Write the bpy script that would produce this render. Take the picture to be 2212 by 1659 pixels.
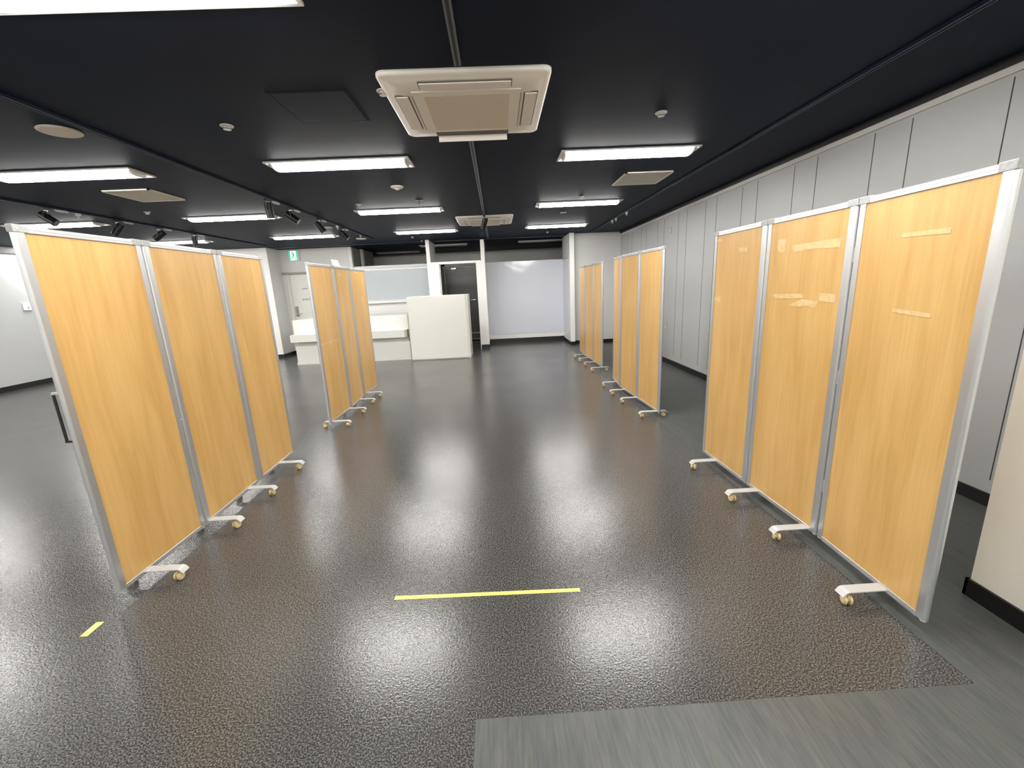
import bpy, bmesh, math, random
from mathutils import Vector, Matrix
random.seed(7)
S = bpy.context.scene
COL = S.collection
for o in list(bpy.data.objects): bpy.data.objects.remove(o)

# ------------------------------------------------------------------ camera
cam_d = bpy.data.cameras.new('camera'); cam = bpy.data.objects.new('camera', cam_d); COL.objects.link(cam)
cam_d.sensor_width = 36.0; cam_d.lens = 911.2 / 2212 * 36; cam_d.clip_start = 0.05; cam_d.clip_end = 60
pitch, roll, yaw = 0.228019123, -0.0468155925, -0.0251178237
def _rot():
    B = Matrix(((1,0,0),(0,0,-1),(0,1,0)))
    Ry = Matrix(((math.cos(yaw),math.sin(yaw),0),(-math.sin(yaw),math.cos(yaw),0),(0,0,1)))
    P = Matrix(((1,0,0),(0,math.cos(pitch),-math.sin(pitch)),(0,math.sin(pitch),math.cos(pitch))))
    R = Matrix(((math.cos(roll),-math.sin(roll),0),(math.sin(roll),math.cos(roll),0),(0,0,1)))
    return R @ P @ B @ Ry
M = _rot()
cam.matrix_world = Matrix(((M[0][0], -M[1][0], -M[2][0], 0),
                           (M[0][1], -M[1][1], -M[2][1], 0),
                           (M[0][2], -M[1][2], -M[2][2], 1.48),
                           (0, 0, 0, 1)))
S.camera = cam

# ------------------------------------------------------------------ world, exposure
w = bpy.data.worlds.new('world'); S.world = w; w.use_nodes = True
w.node_tree.nodes['Background'].inputs[0].default_value = (0.02, 0.022, 0.026, 1)
w.node_tree.nodes['Background'].inputs[1].default_value = 0.3
S.view_settings.view_transform = 'Standard'; S.view_settings.look = 'None'
S.view_settings.gamma = 1; S.view_settings.use_curve_mapping = False
S.view_settings.exposure = 0.0
LAMP_STRENGTH = 66.0
CEIL = 2.62

# ------------------------------------------------------------------ materials
def mat(name, col, rough=0.5, metal=0.0, spec=0.5, noise=None, bump=None, emit=None, coat=0.0):
    m = bpy.data.materials.new(name); m.use_nodes = True
    nt = m.node_tree; b = nt.nodes['Principled BSDF']
    b.inputs['Base Color'].default_value = (*col, 1); b.inputs['Roughness'].default_value = rough
    b.inputs['Metallic'].default_value = metal; b.inputs['Specular IOR Level'].default_value = spec
    b.inputs['Coat Weight'].default_value = coat
    tc = nt.nodes.new('ShaderNodeTexCoord')
    if noise:                                        # (scale, amount)
        n = nt.nodes.new('ShaderNodeTexNoise'); n.inputs['Scale'].default_value = noise[0]; n.inputs['Detail'].default_value = 4
        nt.links.new(tc.outputs['Object'], n.inputs['Vector'])
        r = nt.nodes.new('ShaderNodeMapRange'); r.inputs[3].default_value = 1 - noise[1]; r.inputs[4].default_value = 1 + noise[1]
        r.inputs[1].default_value = 0.3; r.inputs[2].default_value = 0.7
        nt.links.new(n.outputs['Fac'], r.inputs[0])
        mx = nt.nodes.new('ShaderNodeMix'); mx.data_type = 'RGBA'; mx.blend_type = 'MULTIPLY'; mx.inputs[0].default_value = 1
        mx.inputs[6].default_value = (*col, 1); nt.links.new(r.outputs[0], mx.inputs[7]); nt.links.new(mx.outputs[2], b.inputs['Base Color'])
    if bump:                                         # (scale, strength, distance)
        n = nt.nodes.new('ShaderNodeTexNoise'); n.inputs['Scale'].default_value = bump[0]; n.inputs['Detail'].default_value = 2
        nt.links.new(tc.outputs['Object'], n.inputs['Vector'])
        bp = nt.nodes.new('ShaderNodeBump'); bp.inputs['Strength'].default_value = bump[1]; bp.inputs['Distance'].default_value = bump[2]
        nt.links.new(n.outputs['Fac'], bp.inputs['Height']); nt.links.new(bp.outputs[0], b.inputs['Normal'])
    if emit:
        b.inputs['Emission Color'].default_value = (*emit[0], 1); b.inputs['Emission Strength'].default_value = emit[1]
    return m

def wood_mat():
    m = mat('birch_laminate', (0.78, 0.5, 0.22), 0.33)
    nt = m.node_tree; b = nt.nodes['Principled BSDF']; L = nt.links
    tc = nt.nodes.new('ShaderNodeTexCoord')
    mp = nt.nodes.new('ShaderNodeMapping'); mp.inputs['Scale'].default_value = (7, 7, 0.8); L.new(tc.outputs['Object'], mp.inputs['Vector'])
    n1 = nt.nodes.new('ShaderNodeTexNoise'); n1.inputs['Scale'].default_value = 1.6; n1.inputs['Detail'].default_value = 6; n1.inputs['Distortion'].default_value = 0.6
    L.new(mp.outputs[0], n1.inputs['Vector'])
    mp2 = nt.nodes.new('ShaderNodeMapping'); mp2.inputs['Scale'].default_value = (90, 90, 3.0); L.new(tc.outputs['Object'], mp2.inputs['Vector'])
    n2 = nt.nodes.new('ShaderNodeTexNoise'); n2.inputs['Scale'].default_value = 1.2; n2.inputs['Detail'].default_value = 4
    L.new(mp2.outputs[0], n2.inputs['Vector'])
    cr = nt.nodes.new('ShaderNodeValToRGB'); e = cr.color_ramp.elements
    e[0].position = 0.3; e[0].color = (0.54, 0.31, 0.092, 1); e[1].position = 0.68; e[1].color = (0.645, 0.40, 0.145, 1)
    L.new(n1.outputs['Fac'], cr.inputs[0])
    r = nt.nodes.new('ShaderNodeMapRange'); r.inputs[1].default_value = 0.3; r.inputs[2].default_value = 0.62; r.inputs[3].default_value = 0.93; r.inputs[4].default_value = 1.02
    L.new(n2.outputs['Fac'], r.inputs[0])
    mx = nt.nodes.new('ShaderNodeMix'); mx.data_type = 'RGBA'; mx.blend_type = 'MULTIPLY'; mx.inputs[0].default_value = 1
    L.new(cr.outputs[0], mx.inputs[6]); L.new(r.outputs[0], mx.inputs[7]); L.new(mx.outputs[2], b.inputs['Base Color'])
    return m

def floor_mat():
    m = mat('dark_pebbled_vinyl', (0.03, 0.028, 0.028), 0.3)
    nt = m.node_tree; b = nt.nodes['Principled BSDF']; L = nt.links
    tc = nt.nodes.new('ShaderNodeTexCoord')
    n = nt.nodes.new('ShaderNodeTexNoise'); n.inputs['Scale'].default_value = 175; n.inputs['Detail'].default_value = 3
    L.new(tc.outputs['Object'], n.inputs['Vector'])
    cr = nt.nodes.new('ShaderNodeValToRGB'); e = cr.color_ramp.elements
    e[0].position = 0.44; e[0].color = (0.018, 0.0195, 0.0185, 1); e[1].position = 0.66; e[1].color = (0.145, 0.133, 0.123, 1)
    L.new(n.outputs['Fac'], cr.inputs[0]); L.new(cr.outputs[0], b.inputs['Base Color'])
    n3 = nt.nodes.new('ShaderNodeTexNoise'); n3.inputs['Scale'].default_value = 1.3; n3.inputs['Detail'].default_value = 4
    L.new(tc.outputs['Object'], n3.inputs['Vector'])
    r = nt.nodes.new('ShaderNodeMapRange'); r.inputs[3].default_value = 0.16; r.inputs[4].default_value = 0.27
    L.new(n3.outputs['Fac'], r.inputs[0]); L.new(r.outputs[0], b.inputs['Roughness'])
    n2 = nt.nodes.new('ShaderNodeTexNoise'); n2.inputs['Scale'].default_value = 115; n2.inputs['Detail'].default_value = 1.5
    L.new(tc.outputs['Object'], n2.inputs['Vector'])
    bp = nt.nodes.new('ShaderNodeBump'); bp.inputs['Strength'].default_value = 0.5; bp.inputs['Distance'].default_value = 0.0015
    L.new(n2.outputs['Fac'], bp.inputs['Height']); L.new(bp.outputs[0], b.inputs['Normal'])
    return m

def slate_mat():
    m = mat('grey_slate_vinyl', (0.07, 0.072, 0.065), 0.42)
    nt = m.node_tree; b = nt.nodes['Principled BSDF']; L = nt.links
    tc = nt.nodes.new('ShaderNodeTexCoord')
    mp = nt.nodes.new('ShaderNodeMapping'); mp.inputs['Scale'].default_value = (9, 2, 1); mp.inputs['Rotation'].default_value = (0, 0, 0.12)
    L.new(tc.outputs['Object'], mp.inputs['Vector'])
    n = nt.nodes.new('ShaderNodeTexNoise'); n.inputs['Scale'].default_value = 1.8; n.inputs['Detail'].default_value = 6; n.inputs['Roughness'].default_value = .62
    L.new(mp.outputs[0], n.inputs['Vector'])
    cr = nt.nodes.new('ShaderNodeValToRGB'); e = cr.color_ramp.elements
    e[0].position = 0.32; e[0].color = (0.05, 0.055, 0.055, 1); e[1].position = 0.7; e[1].color = (0.074, 0.075, 0.067, 1)
    L.new(n.outputs['Fac'], cr.inputs[0])
    mp2 = nt.nodes.new('ShaderNodeMapping'); mp2.inputs['Scale'].default_value = (70, 5, 1); mp2.inputs['Rotation'].default_value = (0, 0, 0.15)
    L.new(tc.outputs['Object'], mp2.inputs['Vector'])
    n2 = nt.nodes.new('ShaderNodeTexNoise'); n2.inputs['Scale'].default_value = 1.5; n2.inputs['Detail'].default_value = 5
    L.new(mp2.outputs[0], n2.inputs['Vector'])
    r = nt.nodes.new('ShaderNodeMapRange'); r.inputs[1].default_value = 0.3; r.inputs[2].default_value = 0.72; r.inputs[3].default_value = 0.82; r.inputs[4].default_value = 1.3
    L.new(n2.outputs['Fac'], r.inputs[0])
    mx = nt.nodes.new('ShaderNodeMix'); mx.data_type = 'RGBA'; mx.blend_type = 'MULTIPLY'; mx.inputs[0].default_value = 1
    L.new(cr.outputs[0], mx.inputs[6]); L.new(r.outputs[0], mx.inputs[7]); L.new(mx.outputs[2], b.inputs['Base Color'])
    return m

MT = dict(
    wood=wood_mat(), floor=floor_mat(), slate=slate_mat(),
    residue=mat('adhesive_residue', (0.68, 0.47, 0.225), 0.5, noise=(60, .12)),
    alu=mat('brushed_aluminium', (0.58, 0.59, 0.60), 0.36, metal=0.8, spec=0.5),
    aludark=mat('grey_corner_plastic', (0.36, 0.36, 0.35), 0.5, noise=(80, .15)),
    capclear=mat('pale_end_cap', (0.78, 0.75, 0.70), 0.5),
    silver=mat('silver_painted_steel', (0.47, 0.47, 0.465), 0.38, metal=0.15),
    cream=mat('aged_cream_plastic', (0.56, 0.44, 0.23), 0.42),
    creamface=mat('caster_hub_plastic', (0.66, 0.54, 0.30), 0.42),
    black=mat('black_rubber', (0.006, 0.006, 0.007), 0.45),
    ceil=mat('black_painted_ceiling', (0.0068, 0.0112, 0.025), 0.6, spec=0.10, noise=(2.2, .12), bump=(420, .15, .001)),
    ceiltrim=mat('black_groove', (0.006, 0.006, 0.008), 0.5),
    wallr=mat('cool_grey_wall_panel', (0.46, 0.47, 0.47), 0.5, noise=(1.5, .03), bump=(300, .06, .001)),
    seam=mat('dark_joint', (0.05, 0.05, 0.05), 0.7),
    wallw=mat('warm_white_wall', (0.64, 0.635, 0.61), 0.6, noise=(1.5, .03), bump=(350, .1, .001)),
    white=mat('white_paint', (0.76, 0.75, 0.73), 0.42),
    beigewall=mat('pale_beige_wall', (0.84, 0.81, 0.72), 0.65, noise=(3, .03), bump=(350, .1, .001)),
    greywall=mat('mid_grey_wall', (0.30, 0.295, 0.28), 0.6),
    backwall=mat('dim_room_wall', (0.84, 0.83, 0.80), 0.6, noise=(2, .05)),
    base=mat('black_skirting', (0.008, 0.008, 0.009), 0.35),
    furn=mat('off_white_laminate', (0.66, 0.655, 0.61), 0.35, noise=(2, .015)),
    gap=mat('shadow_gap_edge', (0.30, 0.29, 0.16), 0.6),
    film=mat('glossy_white_film', (0.64, 0.66, 0.72), 0.10, bump=(1.6, .6, .02)),
    frost=mat('pale_whiteboard', (0.48, 0.52, 0.54), 0.22, noise=(1.2, .03)),
    steel=mat('dark_grey_steel_door', (0.10, 0.098, 0.095), 0.3, bump=(1.2, .3, .02)),
    doorw=mat('off_white_door', (0.62, 0.62, 0.58), 0.45),
    bronze=mat('dull_bronze', (0.28, 0.25, 0.21), 0.35, metal=0.6),
    chrome=mat('chrome', (0.8, 0.8, 0.8), 0.15, metal=1.0),
    acbody=mat('aged_white_plastic', (0.88, 0.84, 0.77), 0.42),
    acgrille=mat('beige_grille', (0.74, 0.66, 0.54), 0.6, noise=(180, .1)),
    acvane=mat('vane_plastic', (0.88, 0.83, 0.78), 0.45),
    acdark=mat('vane_gap', (0.12, 0.10, 0.08), 0.6),
    lampon=mat('lit_diffuser', (0.9, 0.9, 0.9), 0.5, emit=((1.0, 0.985, 0.95), LAMP_STRENGTH)),
    lampoff=mat('unlit_diffuser', (0.6, 0.61, 0.6), 0.5),
    lampframe=mat('white_lamp_tray', (0.85, 0.85, 0.85), 0.4),
    spotblack=mat('satin_black_metal', (0.008, 0.008, 0.009), 0.35, spec=0.3),
    spotglass=mat('dull_lens', (0.12, 0.12, 0.12), 0.15),
    track=mat('grey_track_metal', (0.10, 0.105, 0.11), 0.35, metal=0.4),
    trackedge=mat('track_lip', (0.18, 0.19, 0.21), 0.4),
    canopy=mat('grey_canopy', (0.45, 0.46, 0.46), 0.5),
    vent=mat('vent_grey_beige', (0.66, 0.61, 0.53), 0.6, noise=(150, .12)),
    ventframe=mat('vent_frame', (0.72, 0.70, 0.64), 0.5),
    exitg=mat('exit_green', (0.0, 0.30, 0.17), 0.4, emit=((0.0, 0.55, 0.28), 0.9)),
    exitw=mat('exit_white', (0.8, 0.9, 0.88), 0.4, emit=((0.75, 1.0, 0.95), 0.9)),
    exitfig=mat('exit_figure', (0.0, 0.13, 0.15), 0.4, emit=((0.0, 0.25, 0.22), 0.35)),
    yellow=mat('yellow_tape', (0.72, 0.70, 0.13), 0.45),
    paper=mat('white_paper', (0.80, 0.79, 0.82), 0.6),
    ink=mat('dark_print', (0.05, 0.05, 0.05), 0.6),
    outlet=mat('grey_beige_plate', (0.42, 0.41, 0.36), 0.5),
    pink=mat('pink_notice', (0.75, 0.45, 0.42), 0.6),
)

# ------------------------------------------------------------------ mesh helpers
class MB:
    def __init__(self): self.bm = bmesh.new(); self.mats = []
    def mi(self, m):
        if m not in self.mats: self.mats.append(m)
        return self.mats.index(m)
    def _take(self, tmp, m, mtx=None, smooth=False):
        if mtx is not None: bmesh.ops.transform(tmp, matrix=mtx, verts=tmp.verts)
        bmesh.ops.recalc_face_normals(tmp, faces=tmp.faces)
        i = self.mi(m); vs = {}
        for v in tmp.verts: vs[v] = self.bm.verts.new(v.co)
        for f in tmp.faces:
            try: g = self.bm.faces.new([vs[v] for v in f.verts])
            except ValueError: continue
            g.material_index = i; g.smooth = smooth
        tmp.free()
    def box(self, x0, x1, y0, y1, z0, z1, m, bevel=0, mtx=None, seg=2):
        t = bmesh.new(); bmesh.ops.create_cube(t, size=1)
        for v in t.verts:
            v.co = Vector((x0 + (v.co.x + .5) * (x1 - x0), y0 + (v.co.y + .5) * (y1 - y0), z0 + (v.co.z + .5) * (z1 - z0)))
        if bevel: bmesh.ops.bevel(t, geom=t.edges[:], offset=bevel, segments=seg, affect='EDGES', profile=.5)
        self._take(t, m, mtx, smooth=False); return self
    def cyl(self, p0, p1, r, m, r2=None, n=20, smooth=True, bevel=0):
        p0, p1 = Vector(p0), Vector(p1); d = p1 - p0
        t = bmesh.new(); bmesh.ops.create_cone(t, cap_ends=True, segments=n, radius1=r, radius2=r if r2 is None else r2, depth=d.length)
        q = d.to_track_quat('Z', 'Y').to_matrix().to_4x4(); q.translation = (p0 + p1) / 2
        if bevel:
            es = [e for e in t.edges if abs(e.verts[0].co.z - e.verts[1].co.z) < 1e-6]
            bmesh.ops.bevel(t, geom=es, offset=bevel, segments=2, affect='EDGES')
        self._take(t, m, q, smooth=False)
        return self
    def sphere(self, c, r, m, sx=1, sy=1, sz=1):
        t = bmesh.new(); bmesh.ops.create_uvsphere(t, u_segments=18, v_segments=12, radius=r)
        self._take(t, m, Matrix.Translation(c) @ Matrix.Diagonal((sx, sy, sz, 1)), smooth=True); return self
    def prism(self, pts, z0, z1, m, mtx=None, smooth=False):
        t = bmesh.new(); a = [t.verts.new((x, y, z0)) for x, y in pts]; b = [t.verts.new((x, y, z1)) for x, y in pts]
        t.faces.new(a[::-1]); t.faces.new(b); n = len(pts)
        for i in range(n): t.faces.new((a[i], a[(i+1) % n], b[(i+1) % n], b[i]))
        self._take(t, m, mtx, smooth); return self
    def poly(self, pts3, m):
        i = self.mi(m); f = self.bm.faces.new([self.bm.verts.new(p) for p in pts3]); f.material_index = i; return self
    def rings(self, rings, m, cap=True, smooth=True):
        t = bmesh.new(); R = [[t.verts.new(p) for p in r] for r in rings]; n = len(rings[0])
        for a, b in zip(R, R[1:]):
            for i in range(n): t.faces.new((a[i], a[(i+1) % n], b[(i+1) % n], b[i]))
        if cap: t.faces.new(R[0][::-1]); t.faces.new(R[-1])
        self._take(t, m, None, smooth); return self
    def build(self, name, parent=None, loc=None):
        me = bpy.data.meshes.new(name); self.bm.to_mesh(me); self.bm.free()
        for m in self.mats: me.materials.append(MT[m])
        o = bpy.data.objects.new(name, me); COL.objects.link(o)
        if parent: o.parent = parent
        if loc: o.location = loc
        return o

def tag(o, label=None, cat=None, group=None, kind=None):
    if label: o['label'] = label
    if cat: o['category'] = cat
    if group: o['group'] = group
    if kind: o['kind'] = kind
    return o
def thing(name, label, cat, loc=(0, 0, 0), rz=0, group=None):
    o = bpy.data.objects.new(name, None); COL.objects.link(o); o.location = loc; o.rotation_euler = (0, 0, rz)
    o.empty_display_size = .1
    return tag(o, label, cat, group)
def copy_tree(o, parent=None):
    c = o.copy(); COL.objects.link(c); c.parent = parent
    for ch in [x for x in bpy.data.objects if x.parent is o]: copy_tree(ch, c)
    return c
def struct(name, mb, label=None, parent=None):
    o = mb.build(name, parent); 
    if parent is None: o['kind'] = 'structure'
    if label: o['label'] = label
    if parent is None: o['category'] = name.split('_')[0]
    return o

# ------------------------------------------------------------------ room shell
XR, XL = 3.0, -9.12
YN = -4.2                       # wall behind the camera
YB = 14.25                      # far back wall
struct('floor', MB().box(XL - .1, XR + .1, YN - .1, YB + .1, -0.1, 0.0, 'floor'), 'glossy dark brown-black pebbled vinyl floor')
# grey vinyl zone: right strip and the near strip
mb = MB().prism([(1.655, 10.45), (XR, 10.45), (XR, YN), (-0.153, YN), (-0.153, 1.185), (1.655, 1.185)], 0.0, 0.0015, 'slate')
struct('floor_border', mb, 'matt grey slate-look vinyl border of the floor')
struct('ceiling', MB().box(XL - .1, XR + .1, YN - .1, YB + .1, CEIL, CEIL + .1, 'ceil'), 'black painted ceiling')

# right wall with panel joints, cornice and skirting
mb = MB().box(XR, XR + .12, YN - .1, 10.45, 0, CEIL, 'wallr')
ys = [2.62]; 
y = 2.62
seq = []
k = 0
yy = 2.62
while yy < 10.2: seq.append(yy); yy += (.6, .305)[k % 2]; k += 1
yy = 2.62; k = 0
while yy > -3.9: yy -= (.305, .6)[k % 2]; seq.append(yy); k += 1
for s in seq: mb.box(XR - .0015, XR + .001, s - .003, s + .003, .17, 2.505, 'seam')
struct('wall_right', mb, 'cool grey panelled wall with dark vertical joints')
struct('trim_1', MB().box(XR - .018, XR, YN, 10.45, 2.525, 2.565, 'wallw').box(XR - .01, XR, YN, 10.45, 2.565, CEIL, 'ceiltrim'), 'pale cornice strip under a dark painted shadow gap, along the top of the panelled wall')  # dark strip above the cornice paints in the shadow gap
struct('baseboard_right', MB().box(XR - .012, XR, 1.6, 10.45, 0, .085, 'base'), 'black skirting along the panelled wall')
# beige projecting wall near the camera on the right
struct('wall_projection', MB().box(2.09, XR, YN, 1.6, 0, CEIL, 'beigewall'), 'pale beige projecting wall at the near right')
struct('baseboard_projection', MB().box(2.078, 2.09, YN, 1.612, 0, .085, 'base').box(2.078, XR, 1.6, 1.612, 0, .085, 'base'), 'black skirting around the beige projecting wall')
# far right wall
struct('wall_far_right', MB().box(1.86, XR + .1, 10.45, 10.6, 0, CEIL, 'wallw'), 'off-white wall at the far right')
struct('baseboard_far_right', MB().box(1.86, XR, 10.438, 10.45, 0, .085, 'base'), 'black skirting of the far right wall')
mb = MB().box(1.745, 1.86, 10.25, 11.35, .085, CEIL, 'white', .004).box(1.7445, 1.746, 10.62, 11.24, .23, 2.07, 'film').box(1.735, 1.75, 10.45, 11.22, 2.07, 2.08, 'aludark')
mb.box(1.75, 1.855, 10.256, 11.35, 0, .085, 'base')
struct('wall_fin_right', mb, 'white full-height wall fin beside the glossy board')
# glossy film board wall
mb = MB().box(-.26, 1.745, 11.27, 11.38, .12, 2.10, 'white').box(-.255, 1.742, 11.262, 11.275, .235, 2.09, 'film')
mb.box(-.26, 1.745, 11.262, 11.275, 2.09, 2.10, 'aludark').box(-.26, 1.745, 11.28, 11.37, 0, .12, 'base').box(-.258, -.245, 11.255, 11.27, .235, 2.09, 'white')
struct('wall_film_board', mb, 'low white partition wall faced with glossy pale blue-white film')
# middle fin and door surround
mb = MB().box(-.335, -.245, 10.42, 11.38, .1, 2.575, 'white', .003).box(-.445, -.335, 10.42, 11.2, .1, 2.09, 'white')
mb.box(-.43, -.25, 10.428, 11.3, 0, .1, 'base').box(-.462, -.445, 10.41, 10.55, 0, 2.06, 'white')
struct('wall_fin_middle', mb, 'narrow white wall fin right of the dark doorway')
mb = MB().box(-1.614, -1.53, 10.42, 11.38, 0, CEIL, 'white', .003).box(-1.53, -1.34, 10.42, 10.52, 0, 2.06, 'white')
struct('wall_fin_left', mb, 'narrow white wall fin left of the dark doorway')
struct('trim_2', MB().box(-1.53, -.335, 10.415, 10.53, 2.055, 2.11, 'white', .003), 'white lintel over the dark doorway')
# passage behind the doorway: low side walls, dark steel door
struct('wall_passage_left', MB().box(-1.56, -1.47, 11.38, 12.25, 0, 2.1, 'greywall').box(-1.53, -1.44, 10.52, 12.25, 0, 2.05, 'greywall'), 'grey side of the passage')
struct('wall_passage_right', MB().box(-.42, -.33, 11.2, 12.25, 0, 2.05, 'greywall'), 'grey right side of the passage')
d = struct('door_1', MB().box(-1.44, -.46, 12.22, 12.28, 0.055, 2.10, 'steel').box(-1.50, -1.40, 12.17, 12.25, 0, 2.16, 'greywall').box(-.50, -.42, 12.17, 12.25, 0, 2.16, 'greywall').box(-1.5, -.42, 12.17, 12.25, 2.09, 2.16, 'greywall').box(-1.4, -.5, 12.19, 12.24, .03, .05, 'canopy').box(-1.4, -.5, 12.2, 12.24, .20, .235, 'canopy'), 'dark grey steel door at the end of the passage')
MB().cyl((-.74, 12.22, 1.15), (-.74, 12.16, 1.15), .009, 'chrome').cyl((-.74, 12.165, 1.15), (-.62, 12.165, 1.16), .009, 'chrome').build('door_handle', d)
MB().box(-1.24, -1.10, 12.17, 12.22, 2.005, 2.035, 'chrome', .004).box(-1.12, -.86, 12.185, 12.2, 2.035, 2.045, 'black').build('door_closer', d)
mb = MB().box(-1.34, -1.318, 10.5, 10.53, 0, 2.055, 'white').box(-1.325, -1.322, 10.49, 10.5, 1.72, 1.9, 'pink')
struct('trim_3', mb, 'white jamb strip with a small pink notice, left in the doorway')

# left partition with whiteboard and ledge
mb = MB().box(-3.62, -1.614, 11.27, 11.38, 0, 2.14, 'white')
struct('wall_left_partition', mb, 'low white partition wall behind the white counter')
t = thing('wall_whiteboard', 'pale grey-blue whiteboard on the low partition behind the white counter', 'whiteboard', (-2.6, 11.27, 1.6))
MB().box(-1.0, .96, -.012, 0, -.32, .43, 'frost').build('board', t)
MB().box(-1.0, .96, -.03, 0, .43, .455, 'alu', .003).box(-1.0, .96, -.03, 0, -.345, -.32, 'alu', .003).build('frame', t)
MB().box(-1.0, .96, -.10, 0, -.40, -.345, 'white', .004).build('tray', t)

# left part: door wall, pilaster, left wall
struct('wall_back_left', MB().box(-5.38, -3.68, 11.2, 11.32, 0, CEIL, 'wallw'), 'off-white wall with the service door under the exit sign')
struct('baseboard_back_left', MB().box(-5.38, -3.68, 11.188, 11.2, 0, .085, 'base'))
struct('wall_pilaster', MB().box(XL, -5.38, 10.62, 11.32, 0, CEIL, 'wallw').box(XL, -5.38, 10.6, 10.62, 0, CEIL, 'white'), 'white wall return left of the service door')
struct('baseboard_pilaster', MB().box(XL, -5.368, 10.588, 10.6, 0, .085, 'base').box(-5.38, -5.368, 10.6, 11.2, 0, .085, 'base'))
struct('wall_left', MB().box(XL - .12, XL, YN, 11.3, 0, CEIL, 'wallr'), 'grey left wall')
struct('baseboard_left', MB().box(XL, XL + .012, YN, 10.6, 0, .1, 'base'))
struct('trim_4', MB().box(XL, XL + .05, YN, 10.6, 2.50, CEIL, 'ceiltrim'), 'black band at the top of the left wall')
struct('wall_near', MB().box(XL, XR, YN - .12, YN, 0, CEIL, 'wallw'), 'off-white wall behind the viewpoint')
# wall return going back beside the partition, with two pale trims
mb = MB().box(-3.68, -3.60, 11.2, 11.3, 0, CEIL, 'white', .004).box(-3.72, -3.62, 11.3, 12.05, 0, CEIL, 'greywall')
mb.box(-3.72, -3.55, 12.02, 12.12, 0, CEIL, 'white', .004).cyl((-3.58, 11.95, 0), (-3.58, 11.95, CEIL), .03, 'white', n=12).box(-3.72, -3.56, 12.12, 13.0, 0, CEIL, 'greywall')
struct('wall_return', mb, 'grey wall return with pale vertical trims beyond the partition')
struct('wall_back', MB().box(-6.5, XR + .1, YB, YB + .12, 0, CEIL, 'backwall'), 'dim grey wall of the unlit back area')
struct('wall_back_side', MB().box(-6.5, -6.4, 11.32, YB, 0, CEIL, 'backwall').box(XR, XR + .1, 10.45, YB, 0, CEIL, 'backwall'), 'dim side walls of the unlit back area')
struct('trim_5', MB().box(-5.38, 1.745, 10.78, 10.81, CEIL - .006, CEIL, 'track'), 'thin dark ceiling joint before the unlit area')

# service door
d = struct('door_2', MB().box(-5.21, -4.36, 11.17, 11.2, .01, 2.0, 'doorw', .002).box(-5.27, -5.21, 11.155, 11.2, 0, 2.06, 'wallw').box(-4.36, -4.30, 11.155, 11.2, 0, 2.06, 'wallw').box(-5.36, -4.25, 11.14, 11.2, 2.02, 2.065, 'greywall').box(-5.215, -5.208, 11.165, 11.171, .01, 2.0, 'seam'), 'off-white service door below the exit sign')
MB().box(-5.18, -5.10, 11.158, 11.172, .96, 1.22, 'bronze', .003).cyl((-5.13, 11.16, 1.04), (-5.13, 11.11, 1.04), .014, 'chrome').box(-5.13, -5.0, 11.105, 11.12, 1.03, 1.045, 'chrome', .003).build('door_handle', d)
mb = MB()                                            # small dark door lettering (illegible rows of characters in the photo)
random.seed(3)
def glyphs(mb, x0, z, n, s, yy, step):
    for i in range(n):
        x = x0 + i * step
        mb.box(x, x + s, yy - .001, yy, z + s * .42, z + s * .56, 'ink').box(x + s * .42, x + s * .56, yy - .001, yy, z, z + s, 'ink')
        if i % 2: mb.box(x, x + s, yy - .001, yy, z + s * .86, z + s, 'ink')
        else: mb.box(x, x + s * .14, yy - .001, yy, z, z + s * .9, 'ink').box(x, x + s, yy - .001, yy, z, z + s * .12, 'ink')
glyphs(mb, -4.93, 1.64, 4, .028, 11.168, .034)
mb.build('small_lettering', d)
mb = MB(); glyphs(mb, -4.96, 1.365, 5, .045, 11.168, .052)
mb.build('large_lettering', d)

# exit sign
t = thing('exit_sign', 'glowing green emergency exit sign with a running figure above the service door', 'exit sign', (-5.0, 11.14, 2.46))
MB().box(-.115, .115, -.03, .06, -.12, .12, 'lampframe', .004).build('housing', t)
MB().box(-.108, .108, -.034, -.03, -.112, .112, 'exitg').box(-.068, .072, -.0355, -.034, -.112, .112, 'exitw').build('panel', t)
def limb(mb, pts, wd):
    for (a, b) in zip(pts, pts[1:]):
        a, b = Vector(a), Vector(b); dd = (b - a).normalized(); n = Vector((-dd.y, dd.x)) * wd
        mb.poly([(p.x, -.0362, p.y) for p in (a - n, b - n * .9, b + n * .9, a + n)], 'exitfig')
mb = MB().cyl((-.012, -.0368, .075), (-.012, -.0355, .075), .016, 'exitfig', n=14)
limb(mb, [(-.002, .055), (.012, .0)], .014)
limb(mb, [(-.002, .05), (-.03, .03), (-.05, .045)], .006)
limb(mb, [(.002, .05), (.035, .04), (.045, .015)], .006)
limb(mb, [(.008, .0), (-.02, -.02), (-.012, -.06), (-.04, -.065)], .009)
limb(mb, [(.014, .0), (.03, -.035), (.055, -.06), (.06, -.045)], .009)
mb.build('running_figure', t)
mb = MB()
mb.poly([(.02, -.0361, -.112), (.072, -.0361, -.112), (.072, -.0361, -.095), (.04, -.0361, -.085)], 'exitg')
mb.build('arrow', t)

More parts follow.
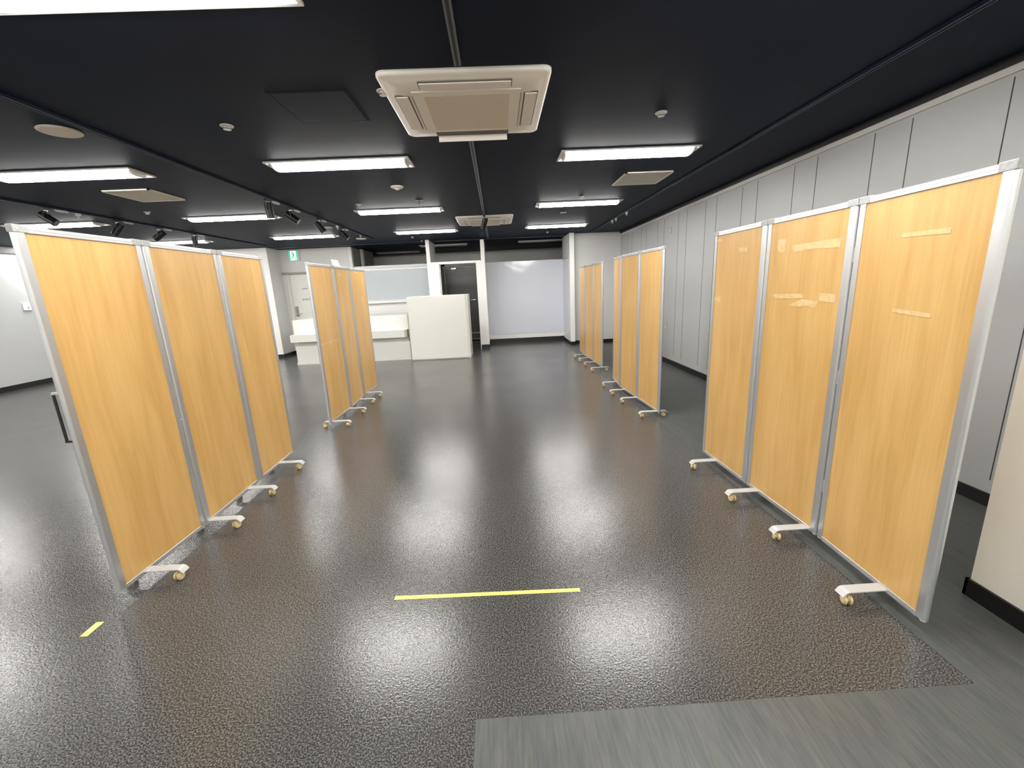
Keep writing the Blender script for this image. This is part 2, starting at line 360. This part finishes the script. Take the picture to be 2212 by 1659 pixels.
# ------------------------------------------------------------------ white furniture
t = thing('tall_counter', 'tall plain off-white box counter in front of the dark doorway', 'counter', (-1.27, 9.1, 0))
MB().box(-.63, .60, 0, .02, 0.02, 1.35, 'furn', .002).build('front_panel', t)
MB().box(-.63, .638, .02, .75, 0.0, 1.352, 'furn', .003).build('body', t)
MB().box(-.655, -.632, .03, .6, 0.0, 1.0, 'gap').build('gap_shade', t)  # dark olive strip stands in for the shaded gap beside the bench
t = thing('display_bench', 'long low off-white display bench with a projecting shelf, left of the tall counter', 'bench', (-3.2, 9.0, 0))
MB().box(-1.25, 1.235, .32, .9, .05, .41, 'furn', .003).build('base', t)
MB().box(-1.26, 1.24, .30, .9, 0, .05, 'furn', .002).build('plinth', t)
MB().box(-1.23, 1.20, .40, .9, .41, .51, 'furn', .002).build('recessed_band', t)
MB().prism([(-1.29, .22), (1.155, .22), (1.2, .27), (1.2, .60), (-1.29, .60)], .505, .662, 'furn').build('shelf', t)
MB().box(-1.355, 1.23, .56, 1.75, .50, .958, 'furn', .004).build('back_block', t)

# ------------------------------------------------------------------ lamps
def lamp(lit, label, x, y, group, w=1.25, proto={}):
    key = lit
    if key in proto:
        r = copy_tree(proto[key]); r.location = (x, y, CEIL); tag(r, label); r['group'] = group; return r
    t = thing('ceiling_lamp', label, 'ceiling light', (x, y, CEIL), 0, group)
    a, b = .625, .155
    mb = MB()
    # recessed-look tray: rim and inner sloping reflector
    mb.box(-a, a, -b, -b + .018, -.012, 0, 'lampframe').box(-a, a, b - .018, b, -.012, 0, 'lampframe')
    mb.box(-a, -a + .018, -b, b, -.012, 0, 'lampframe').box(a - .018, a, -b, b, -.012, 0, 'lampframe')
    mb.box(-a + .018, a - .018, -b + .018, b - .018, -.003, 0, 'lampframe' if lit else 'canopy')  # grey face on switched-off lamps puts their shade into the tray colour
    mb.build('tray', t)
    n = 12; prof = []
    for i in range(n + 1):
        an = math.pi * i / n
        prof.append((.088 * math.cos(an), -.010 - .030 * math.sin(an) ** .8))
    prof = [(.088, -.003)] + prof + [(-.088, -.003)]
    L = .575
    MB().rings([[(s * L, p[0], p[1]) for p in prof] for s in (-1, 1)], 'lampon' if lit else 'lampoff').build('diffuser', t)
    for s in (-1, 1):
        MB().rings([[(s * (L + k), p[0] * 1.02, p[1] * 1.02 if p[1] < -.004 else p[1]) for p in prof] for k in (.0, .014)], 'lampframe').build('end_cap', t)
    proto[key] = t
    return t
LX = [1.257, -1.335, -3.72, -6.19, -8.6]  # leftmost column is unseen, added for its light
LY = [-2.82, -0.46, 1.86, 4.20, 6.57, 8.90]  # first two rows are unseen, added behind the camera for lighting
names = {
 (0, 3): 'lit ceiling batten right of the near air conditioner, nearest of the right lamps in view',
 (1, 3): 'lit ceiling batten left of the near air conditioner, ahead of the ceiling smoke detector',
 (2, 3): 'lit ceiling batten between the round ceiling speaker and the square left vent',
 (0, 4): 'lit ceiling batten just beyond the square vent of the right side',
 (1, 4): 'lit ceiling batten just beyond the white smoke detector, middle column',
 (2, 4): 'lit ceiling batten directly left of the spotlights, beyond the square left vent',
 (3, 4): 'lit ceiling batten seen just over the near top corner of the left wood screen',
 (0, 5): 'farthest lit batten of the right column, near the white wall fin',
 (1, 5): 'farthest lit batten of the middle column, left of the far air conditioner',
 (2, 5): 'lit ceiling batten in front of the green exit sign',
 (3, 5): 'farthest lit batten at left, partly behind the left wood screen',
 (1, 2): 'large lit batten cut off by the top left edge of the picture',
 (2, 2): 'lit batten out of the picture at the far upper left',
 (0, 2): 'lit batten just out of the picture at the top right',
}
for i, x in enumerate(LX):
    for j, y in enumerate(LY):
        lamp(True, names.get((i, j), 'lit ceiling batten out of view, added to extend the lamp grid for light'), x, y, 'lit ceiling battens')
lamp(False, 'switched-off ceiling batten right of the middle wall fin, over the glossy board', 1.257, 11.75, 'unlit ceiling battens')
lamp(False, 'switched-off ceiling batten behind the left wall fin, above the doorway', -1.335, 11.75, 'unlit ceiling battens')
lamp(False, 'farthest switched-off ceiling batten above the whiteboard partition', -2.88, 13.3, 'unlit ceiling battens')

# ------------------------------------------------------------------ air conditioners
def rrect(hx, hy, r, z, n=6):
    pts = []
    for cx, cy, a0 in ((hx - r, hy - r, 0), (-hx + r, hy - r, 90), (-hx + r, -hy + r, 180), (hx - r, -hy + r, 270)):
        for i in range(n + 1):
            an = math.radians(a0 + 90 * i / n); pts.append((cx + r * math.cos(an), cy + r * math.sin(an), z))
    return pts
def aircon(label, x, y, deflector):
    t = thing('ceiling_air_conditioner', label, 'air conditioner', (x, y, CEIL), 0, 'ceiling cassette air conditioners')
    MB().rings([rrect(.475, .48, .05, 0), rrect(.475, .48, .05, -.016), rrect(.463, .468, .045, -.024), rrect(.445, .45, .04, -.024), rrect(.43, .435, .04, -.030), rrect(.36, .365, .03, -.040), rrect(.33, .335, .02, -.041)], 'acbody').build('panel', t)
    MB().box(-.315, .315, -.315, .315, -.046, -.038, 'acbody', .003).build('centre_cover', t)
    MB().box(-.25, .25, -.26, .28, -.0475, -.044, 'acgrille').build('intake_grille', t)
    for k in range(4):
        R = Matrix.Rotation(k * math.pi / 2, 4, 'Z')
        v = MB().box(-.26, .26, -.418, -.335, -.0415, -.036, 'acdark', 0, R)
        if k == 2 and deflector:
            v.box(-.25, .25, -.405, -.40, -.085, -.045, 'acvane', 0, R)
        else:
            v.box(-.255, .255, -.412, -.342, -.047, -.041, 'acvane', .002, R)
        v.build('vane', t)
    for k in (1, 3):
        R = Matrix.Rotation(k * math.pi / 2, 4, 'Z')
        MB().box(-.27, .27, -.318, -.315, -.0465, -.0455, 'acdark', 0, R).build('seam_line', t)
    return t
a1 = aircon('large cream ceiling air conditioner nearest the viewer, with one flap hanging open', -.115, 3.04, True)
a2 = aircon('far cream ceiling air conditioner behind the single hanging spotlight', -.14, 7.78, False)

# ------------------------------------------------------------------ ceiling tracks and spots
def track(label, x, y0, y1, grey=False, group='ceiling lighting tracks'):
    t = thing('lighting_track', label, 'lighting track', (x, y0, CEIL), 0, group)
    L = y1 - y0
    if grey:
        MB().box(-.018, .018, 0, L, -.022, 0, 'track').build('rail', t)
        mb = MB().box(-.017, -.011, 0, L, -.0235, -.022, 'trackedge').box(.011, .017, 0, L, -.0235, -.022, 'trackedge').box(-.006, .006, 0, L, -.0225, -.022, 'ceiltrim')
        mb.build('lip', t)
    else:
        MB().box(-.015, .015, 0, L, -.020, 0, 'ceil').build('rail', t)
        MB().box(-.0145, -.0125, 0, L, -.0215, -.020, 'trackedge').box(.0125, .0145, 0, L, -.0215, -.020, 'trackedge').build('lip', t)
    return t
track('black ceiling lighting track running the length of the right side', 2.24, -1.5, 10.2)
track('black ceiling track carrying four spotlights left of the aisle', -2.62, -1.5, 9.7)
track('black ceiling track farthest left, above the left wood screen', -5.13, 1.0, 10.1)
track('short grey ceiling track in front of the near air conditioner', -.14, 1.6, 2.5, True)
track('long grey slotted track between the two air conditioners', -.14, 3.62, 7.25, True)
track('short grey track beyond the far air conditioner', -.14, 8.45, 10.4, True)

def spot(label, x, y, d, grp, canopy=True):
    t = thing('track_spotlight', label, 'spotlight', (x, y, CEIL - .020), 0, grp)
    MB().box(-.016, .016, -.05, .05, -.02, 0, 'spotblack', .002).build('adapter', t)
    MB().sphere((0, 0, -.03), .018, 'chrome').cyl((0, 0, -.03), (0, 0, -.075), .008, 'spotblack').build('joint', t)
    d = Vector(d).normalized(); c = Vector((0, 0, -.115)) + d * .01
    side = d.cross(Vector((0, 0, 1)));
    side = side.normalized() if side.length > .1 else Vector((0, 1, 0))
    mb = MB().cyl(c - d * .085, c + d * .085, .044, 'spotblack', n=28, bevel=.004)
    b = mb.build('lamp_head', t)
    for s in (-1, 1):
        pass
    MB().cyl(c + d * .0855, c + d * .087, .036, 'spotglass', n=24).build('lens', b)
    mb = MB()
    for s in (-1, 1):
        p = c + side * .048 * s
        mb.cyl((side * .048 * s + Vector((0, 0, -.07))), p, .006, 'spotblack', n=8)
    mb.cyl(side * -.048 + Vector((0, 0, -.07)), side * .048 + Vector((0, 0, -.07)), .006, 'spotblack', n=8)
    mb.build('yoke', t)
    if canopy:
        MB().rings([[(math.cos(a) * .022 * k, .19 + math.sin(a) * .085 * k, z) for a in [i * math.pi / 12 for i in range(24)]] for k, z in ((1, .0), (1, -.014), (.8, -.019))], 'canopy').build('driver_box', t)
    return t
g = 'spotlights on the left ceiling tracks'
spot('black spotlight pointing straight down, nearest on the track left of the aisle', -2.62, 5.39, (0.05, 0.02, -1), g)
spot('second black spotlight on the aisle track, its lens turned to the lower right', -2.62, 5.95, (.8, .1, -.62), g)
spot('third black spotlight on the aisle track, tilted down above the exit sign', -2.62, 6.85, (.5, .1, -.8), g)
spot('farthest black spotlight on the aisle track, beside the small round grille', -2.62, 7.86, (.65, .1, -.7), g)
spot('black spotlight nearest on the far left track, at the screen\'s top corner', -5.13, 5.36, (.75, .1, -.6), g)
spot('black spotlight at the right end of the left lit batten over the screen', -5.13, 6.3, (-.5, -.2, -.7), g)
spot('black tilted spotlight above the first joint of the left wood screen', -5.13, 7.03, (-.7, -.1, -.5), g)
spot('small black spotlight in front of the farthest left lit batten', -5.13, 7.8, (0, .1, -1), g)
spot('single black spotlight hanging in front of the far air conditioner', -.14, 7.2, (-.35, .3, -.9), 'single spotlight', False)
for (x, y, lb) in ((-2.62, 7.6, 'small empty track adapter between the last two aisle spotlights'), (-2.62, 8.85, 'small empty track adapter beyond the aisle spotlights'),
                   (-5.13, 5.75, 'small empty adapter on the far left track beside its nearest spotlight'), (2.24, 7.45, 'nearest empty adapter on the right ceiling track'), (2.24, 8.1, 'middle empty adapter on the right ceiling track'), (2.24, 8.35, 'farthest empty adapter on the right ceiling track')):
    tag(MB().box(-.014, .014, -.03, .03, -.035, 0, 'canopy', .003).cyl((0, 0, -.03), (0, 0, -.06), .008, 'canopy', n=10).build('track_adapter', loc=(x, y, CEIL - .020)), lb, 'track adapter', 'empty track adapters')

# ------------------------------------------------------------------ vents, speakers, detectors
def vent(label, x, y, sx, sy):
    t = thing('ceiling_vent', label, 'vent', (x, y, CEIL), 0, 'square ceiling vents')
    mb = MB()
    for (x0, x1, y0, y1) in ((-sx, sx, -sy, -sy + .02), (-sx, sx, sy - .02, sy), (-sx, -sx + .02, -sy, sy), (sx - .02, sx, -sy, sy)): mb.box(x0, x1, y0, y1, -.012, 0, 'ventframe')
    mb.build('frame', t)
    mb = MB().box(-sx + .02, sx - .02, -sy + .02, sy - .02, -.004, 0, 'vent')
    n = 22
    for i in range(n):
        yy = -sy + .03 + (2 * sy - .06) * i / (n - 1); mb.box(-sx + .02, sx - .02, yy - .003, yy + .003, -.009, -.004, 'vent')
    mb.build('grille', t)
vent('square beige ceiling vent between the left lit battens', -3.75, 5.06, .245, .275)
vent('square beige ceiling vent beside the right ceiling track', 1.73, 5.2, .27, .29)
def speaker(label, x, y, r):
    t = thing('ceiling_speaker', label, 'speaker', (x, y, CEIL), 0, 'round ceiling speakers')
    MB().cyl((0, 0, 0), (0, 0, -.010), r, 'ventframe', n=40, bevel=.003).build('rim', t)
    MB().cyl((0, 0, -.010), (0, 0, -.0125), r * .93, 'vent', n=40).build('mesh_grille', t)
speaker('large round beige ceiling speaker at the upper left', -2.84, 3.21, .115)
speaker('small round ceiling grille above the third aisle spotlight', -2.86, 7.86, .075)
speaker('small round ceiling grille far along the aisle track', -2.84, 9.62, .11)
def detector(label, x, y, r, grp='sprinkler rosettes', drop=.02, m='ventframe'):
    t = thing('ceiling_sprinkler', label, 'sprinkler', (x, y, CEIL), 0, grp)
    MB().cyl((0, 0, 0), (0, 0, -.006), r, m, n=26, bevel=.002).build('rosette', t)
    MB().cyl((0, 0, -.006), (0, 0, -drop), r * .45, 'canopy', n=14).cyl((0, 0, -drop), (0, 0, -drop - .004), r * .6, 'chrome', n=14).build('head', t)
detector('white sprinkler rosette in the dark ceiling left of the near air conditioner', -1.76, 3.23, .042)
detector('white sprinkler rosette in the ceiling right of the near air conditioner', 1.22, 3.28, .042)
detector('small white sprinkler rosette left of the middle column batten', -1.76, 6.01, .036)
detector('small white sprinkler rosette over the second right batten', 1.21, 6.1, .036)
detector('small white sprinkler rosette beyond the square left vent', -4.44, 5.95, .036)
detector('small white sprinkler rosette beyond the farthest middle batten', -1.78, 9.77, .036)
detector('small white sprinkler rosette beyond the farthest right batten', 1.2, 9.92, .036)
detector('tiny rosette near the left wall fin at the ceiling joint', -1.71, 10.56, .03)
detector('white rosette half hidden behind the left edge of the near air conditioner', -.602, 2.80, .036)
t = thing('smoke_detector', 'round white smoke detector between the first and second middle battens', 'smoke detector', (-1.05, 5.13, CEIL))
MB().rings([[(math.cos(a) * r, math.sin(a) * r, z) for a in [i * math.pi / 14 for i in range(28)]] for r, z in ((.072, 0), (.072, -.008), (.055, -.018), (.05, -.019))], 'ventframe').build('base', t)
MB().cyl((0, 0, -.019), (0, 0, -.034), .026, 'ventframe', r2=.022, n=20).build('sensor', t)
t = thing('pendent_sprinkler', 'dark bare sprinkler head with a flat bracket above the second middle batten', 'sprinkler', (-.94, 5.9, CEIL))
MB().box(-.05, .05, -.02, .02, -.004, 0, 'black').build('bracket', t)
MB().cyl((0, 0, 0), (0, 0, -.05), .008, 'chrome', n=10).cyl((0, 0, -.05), (0, 0, -.053), .02, 'black', n=14).build('head', t)
tag(MB().box(-.05, .05, -.02, .02, -.006, 0, 'ventframe', .001).build('ceiling_plate', loc=(1.16, 7.37, CEIL)), 'tiny flat white plate between the two far right battens', 'ceiling plate')
# access hatch in the ceiling (black painted)
t = thing('ceiling_hatch', 'black painted access hatch in the ceiling left of the near air conditioner', 'hatch', (-1.03, 3.0, CEIL))
mb = MB()
for (x0, x1, y0, y1) in ((-.23, .23, -.235, -.225), (-.23, .23, .225, .235), (-.23, -.22, -.235, .235), (.22, .23, -.235, .235)): mb.box(x0, x1, y0, y1, -.002, 0, 'ceil')
mb.build('frame', t); MB().box(-.215, .215, -.22, .22, -.003, 0, 'ceil').build('lid', t)

# ------------------------------------------------------------------ small wall things
def plate(name, label, cat, loc, sy, sz, m='outlet', axis='x'):
    t = thing(name, label, cat, loc)
    MB().box(-.008, 0, -sy, sy, -sz, sz, m, .002).build('cover', t)
    MB().box(-.010, -.008, -sy * .4, sy * .4, -sz * .6, sz * .6, 'ventframe' if m == 'outlet' else 'outlet').build('socket', t)
    return t
plate('wall_switch', 'small grey plate high on the panelled wall above the middle right screen', 'wall plate', (XR, 7.45, 2.275), .035, .045)
plate('wall_outlet', 'grey-beige outlet plate low on the panelled wall beside the middle right screen', 'outlet', (XR, 7.5, .645), .035, .06)
t = thing('wall_panel_box', 'small white box on the left wall beside the near left screen post', 'wall box', (XL, 8.64, 1.52))
MB().box(0, .03, -.07, .07, -.07, .07, 'lampframe', .004).build('cover', t)
MB().box(.03, .034, -.02, .02, -.04, .0, 'outlet').build('button', t)

# ------------------------------------------------------------------ yellow tape
mb = MB().prism([(-.585, 1.807), (.334, 1.782), (.334, 1.806), (-.330, 1.824), (-.585, 1.833)], .0005, .0012, 'yellow')
tag(mb.build('floor_tape'), 'long yellow tape strip lying across the aisle floor', 'tape', 'yellow floor tape')
mb = MB().prism([(-2.0, 1.70), (-1.965, 1.70), (-1.965, 1.785), (-2.0, 1.785)], .0005, .0012, 'yellow')
tag(mb.build('floor_tape'), 'short yellow tape piece on the floor below the near left screen', 'tape', 'yellow floor tape')

# ------------------------------------------------------------------ folding screens
TOP, BOT, TH, PW, RH = 1.80, .048, .028, .040, .030
def panel_frame(root, A, B, idx, first, last, marks=()):
    """one leaf between A and B (x, y on the floor, relative to the screen's origin)"""
    A, B = Vector((*A, 0)), Vector((*B, 0)); d = (B - A); L = d.length; ang = math.atan2(d.y, d.x)
    X = Matrix.Translation(A) @ Matrix.Rotation(ang, 4, 'Z')     # local x along the leaf
    g0, g1 = .004, L - .004
    p = MB().box(g0 + PW - .004, g1 - PW + .004, -.0095, .0095, BOT + RH - .004, TOP - RH + .004, 'wood', 0, X).build('board', root)
    def post(x0, x1, rnd):
        n = 18; prof = []
        r = TH / 2
        for i in range(n + 1):
            a = -math.pi / 2 + math.pi * i / n
            prof.append((x1 - r * .9 + r * .9 * math.cos(a), r * math.sin(a)))
        prof += [(x0, r), (x0, -r)]
        if not rnd: prof = [(x0 + x1 - q[0], q[1]) for q in prof]
        return MB().prism(prof, BOT + .006, TOP - .012, 'alu', X).build('post', root)
    post(g0, g0 + PW, False); post(g1 - PW, g1, True)
    for (z0, z1, nm) in ((TOP - RH, TOP, 'top_rail'), (BOT, BOT + RH * .85, 'bottom_rail')):
        mb = MB().box(g0 + PW - .002, g1 - PW + .002, -TH / 2, TH / 2, z0, z1, 'alu', .003, X)
        for s in (-1, 1): mb.box(g0 + PW, g1 - PW, s * TH / 2 - .0006, s * TH / 2 + .0006, (z0 + z1) / 2 - .0012, (z0 + z1) / 2 + .0012, 'aludark', 0, X)
        mb.build(nm, root)
    for (x0, x1) in ((g0 - .001, g0 + PW + .018), (g1 - PW - .018, g1 + .001)):
        MB().box(x0, x1, -TH / 2 - .0015, TH / 2 + .0015, TOP - RH + .001, TOP + .004, 'aludark', .003, X).build('corner_cap', root)
    for xx in (g0 + .016, g1 - .016):
        c = X @ Vector((xx, 0, 0))
        MB().cyl((c.x, c.y, BOT + .012), (c.x, c.y, BOT - .004), TH / 2 + .002, 'capclear', r2=TH / 2 - .004, n=20, bevel=.003).build('foot_cap', root)
    if not last:
        c = X @ Vector((L, 0, 0))
        for z in (.35, .95, 1.55): MB().cyl((c.x, c.y, z - .035), (c.x, c.y, z + .035), .0065, 'aludark', n=10).build('hinge', root)
    for q in marks:                                                  # pale adhesive patches on the aisle face
        side, pts = q
        mb = MB()
        a = [Vector((u, side * .0105, z)) for u, z in pts]
        mb.poly([X @ v for v in (a if side < 0 else a[::-1])], 'residue')
        mb.build('tape_mark', root)

def caster(parent, x, y, ang):
    R = Matrix.Translation((x, y, 0)) @ Matrix.Rotation(ang, 4, 'Z')
    mb = MB()
    for s in (-1, 1):
        a, b = R @ Vector((-.014, s * .006, .0225)), R @ Vector((-.014, s * .017, .0225))
        mb.cyl(a, b, .0225, 'cream', n=22, bevel=.003)
        mb.cyl(b, R @ Vector((-.014, s * .019, .0225)), .016, 'creamface', n=18)
    mb.box(-.028, .006, -.005, .005, .022, .048, 'cream', .002, R)
    q = mb.build('caster', parent)
    a = R @ Vector((0, 0, .035)); b = R @ Vector((0, 0, .062))
    MB().cyl(a, b, .006, 'chrome', n=10).build('stem', parent)

def leg(root, px, y, s, ang):
    """flat steel foot across the screen; s = +1 aisle on +x side"""
    t0, t1 = -.10, .215
    w2 = .025; zt = .066
    prof = [(t0 + .0, zt - .020), (t0 + .014, zt - .004), (t0 + .026, zt), (t1 - .030, zt), (t1 - .014, zt - .005), (t1, zt - .024)]
    inner = [(u + (.004 if u < 0 else -.004 if u > .19 else 0), z - .0045) for u, z in prof]
    rings = []
    for yy in (-w2, w2): rings.append([(px + s * u, y + yy, z) for u, z in prof + inner[::-1]])
    l = MB().rings(rings, 'silver', smooth=False).build('leg', root)
    caster(l, px + s * (t1 - .03), y, ang[0]); caster(l, px + s * (t0 + .03), y, ang[1])

def screen(label, pts, legs, s, marks=None, cat='folding screen', top=1.80):
    global TOP
    TOP = top
    ox, oy = pts[0]
    t = thing('folding_screen', label, cat, (ox, oy, 0), 0, 'wood-faced folding screens on casters')
    P = [(x - ox, y - oy) for x, y in pts]
    for i in range(3):
        panel_frame(t, P[i], P[i + 1], i, i == 0, i == 2, (marks or {}).get(i, ()))
    for k, y in enumerate(legs):
        yy = y - oy
        for i in range(3):                                           # x of the leaf line at this y
            if P[i][1] - .2 <= yy <= P[i + 1][1] + .2:
                f = (yy - P[i][1]) / (P[i + 1][1] - P[i][1]); px = P[i][0] + f * (P[i + 1][0] - P[i][0])
                if P[i][1] <= yy <= P[i + 1][1]: break
        leg(t, px, yy, s, [(1.4, .3), (1.1, 2.0), (1.75, -.4), (.9, 1.2)][k])
    return t
def rel(y0, quads, L=.63):      # (y, z) outline on a leaf -> local u
    return [(y - y0, z) for y, z in quads]
L1 = screen('near left wood-faced folding screen, largest on the left side of the aisle', [(-2.002, 1.915), (-1.985, 2.55), (-1.992, 3.21), (-1.995, 3.82)], [2.09, 2.60, 3.05, 3.53], 1, top=1.822)
L2 = screen('far left wood-faced folding screen with a paper sheet on its top rail', [(-1.965, 4.62), (-1.95, 5.28), (-1.968, 5.88), (-1.952, 6.54)], [4.69, 5.22, 5.67, 6.05], 1,
            {0: [(-1, rel(4.62, [(4.67, .954), (4.85, .947), (4.85, .940), (4.67, .940)])), (-1, rel(4.62, [(4.90, .962), (4.98, .960), (4.98, .935), (4.90, .932)])), (-1, rel(4.62, [(5.03, .952), (5.14, .955), (5.14, .942), (5.03, .940)]))],
             2: [(-1, rel(5.88, [(6.1, 1.78), (6.18, 1.78), (6.18, 1.75), (6.1, 1.75)])), (-1, rel(5.88, [(6.25, 1.42), (6.31, 1.45), (6.33, 1.36), (6.27, 1.33)]))],
             1: [(-1, rel(5.28, [(5.46, 1.735), (5.55, 1.735), (5.55, 1.70), (5.46, 1.70)]))]}, top=1.815)
R1 = screen('near right wood-faced folding screen with pale tape marks, largest of all', [(1.699, 1.408), (1.715, 2.04), (1.69, 2.68), (1.672, 3.29)], [1.61, 2.11, 2.56, 3.07], -1,
            {0: [(1, rel(1.425, [(1.61, 1.617), (1.81, 1.620), (1.81, 1.603), (1.61, 1.597)])), (1, rel(1.425, [(1.63, 1.30), (1.80, 1.312), (1.80, 1.297), (1.63, 1.282)]))],
             1: [(1, rel(2.04, [(2.505, 1.672), (2.575, 1.675), (2.57, 1.615), (2.545, 1.600), (2.51, 1.605)])),
                 (1, rel(2.04, [(2.12, 1.637), (2.452, 1.632), (2.44, 1.593), (2.30, 1.60), (2.12, 1.592)])),
                 (1, rel(2.04, [(2.33, 1.366), (2.57, 1.359), (2.56, 1.334), (2.33, 1.341)])),
                 (1, rel(2.04, [(2.11, 1.365), (2.213, 1.371), (2.216, 1.330), (2.11, 1.322)])),
                 (1, rel(2.04, [(2.22, 1.325), (2.34, 1.336), (2.43, 1.300), (2.36, 1.292), (2.30, 1.302), (2.24, 1.292)]))],
             2: [(1, rel(2.68, [(2.87, 1.657), (2.97, 1.666), (2.96, 1.638), (2.875, 1.632)])), (1, rel(2.68, [(3.155, 1.332), (3.25, 1.325), (3.24, 1.298), (3.16, 1.294)])), (1, rel(2.68, [(3.19, 1.744), (3.24, 1.748), (3.24, 1.73), (3.19, 1.73)]))]})
R2 = screen('middle right wood-faced folding screen, slightly zigzagged', [(1.715, 4.385), (1.68, 5.02), (1.645, 5.65), (1.705, 6.22)], [4.42, 5.02, 5.44, 5.91], -1)
R3 = screen('farthest and smallest wood-faced folding screen, in front of the far right wall', [(1.745, 7.07), (1.74, 7.69), (1.712, 8.32), (1.735, 8.98)], [7.02, 7.56, 8.01, 8.45], -1)
# handle behind the near left screen, joint latch
mb = MB().cyl((-.030, .01, .87), (-.030, .01, 1.10), .006, 'black', n=10).box(-.034, 0, .004, .016, 1.095, 1.105, 'silver').box(-.034, 0, .004, .016, .865, .875, 'black')
mb.build('pull_handle', L1)
mb = MB().cyl((.0225, .60, .765), (.0225, .655, .775), .004, 'silver', n=8); mb.build('latch', L1)
# paper on the far left screen
t = MB().prism([(0, 0), (.23, 0), (.23, .0012), (0, .0012)], 0, .075, 'paper', Matrix.Rotation(math.pi / 2, 4, 'Z') @ Matrix.Rotation(-.25, 4, 'X'))
tag(t.build('paper_sheet', loc=(-1.95, 5.34, 1.819)), 'white sheet of paper leaning on top of the far left folding screen', 'paper')
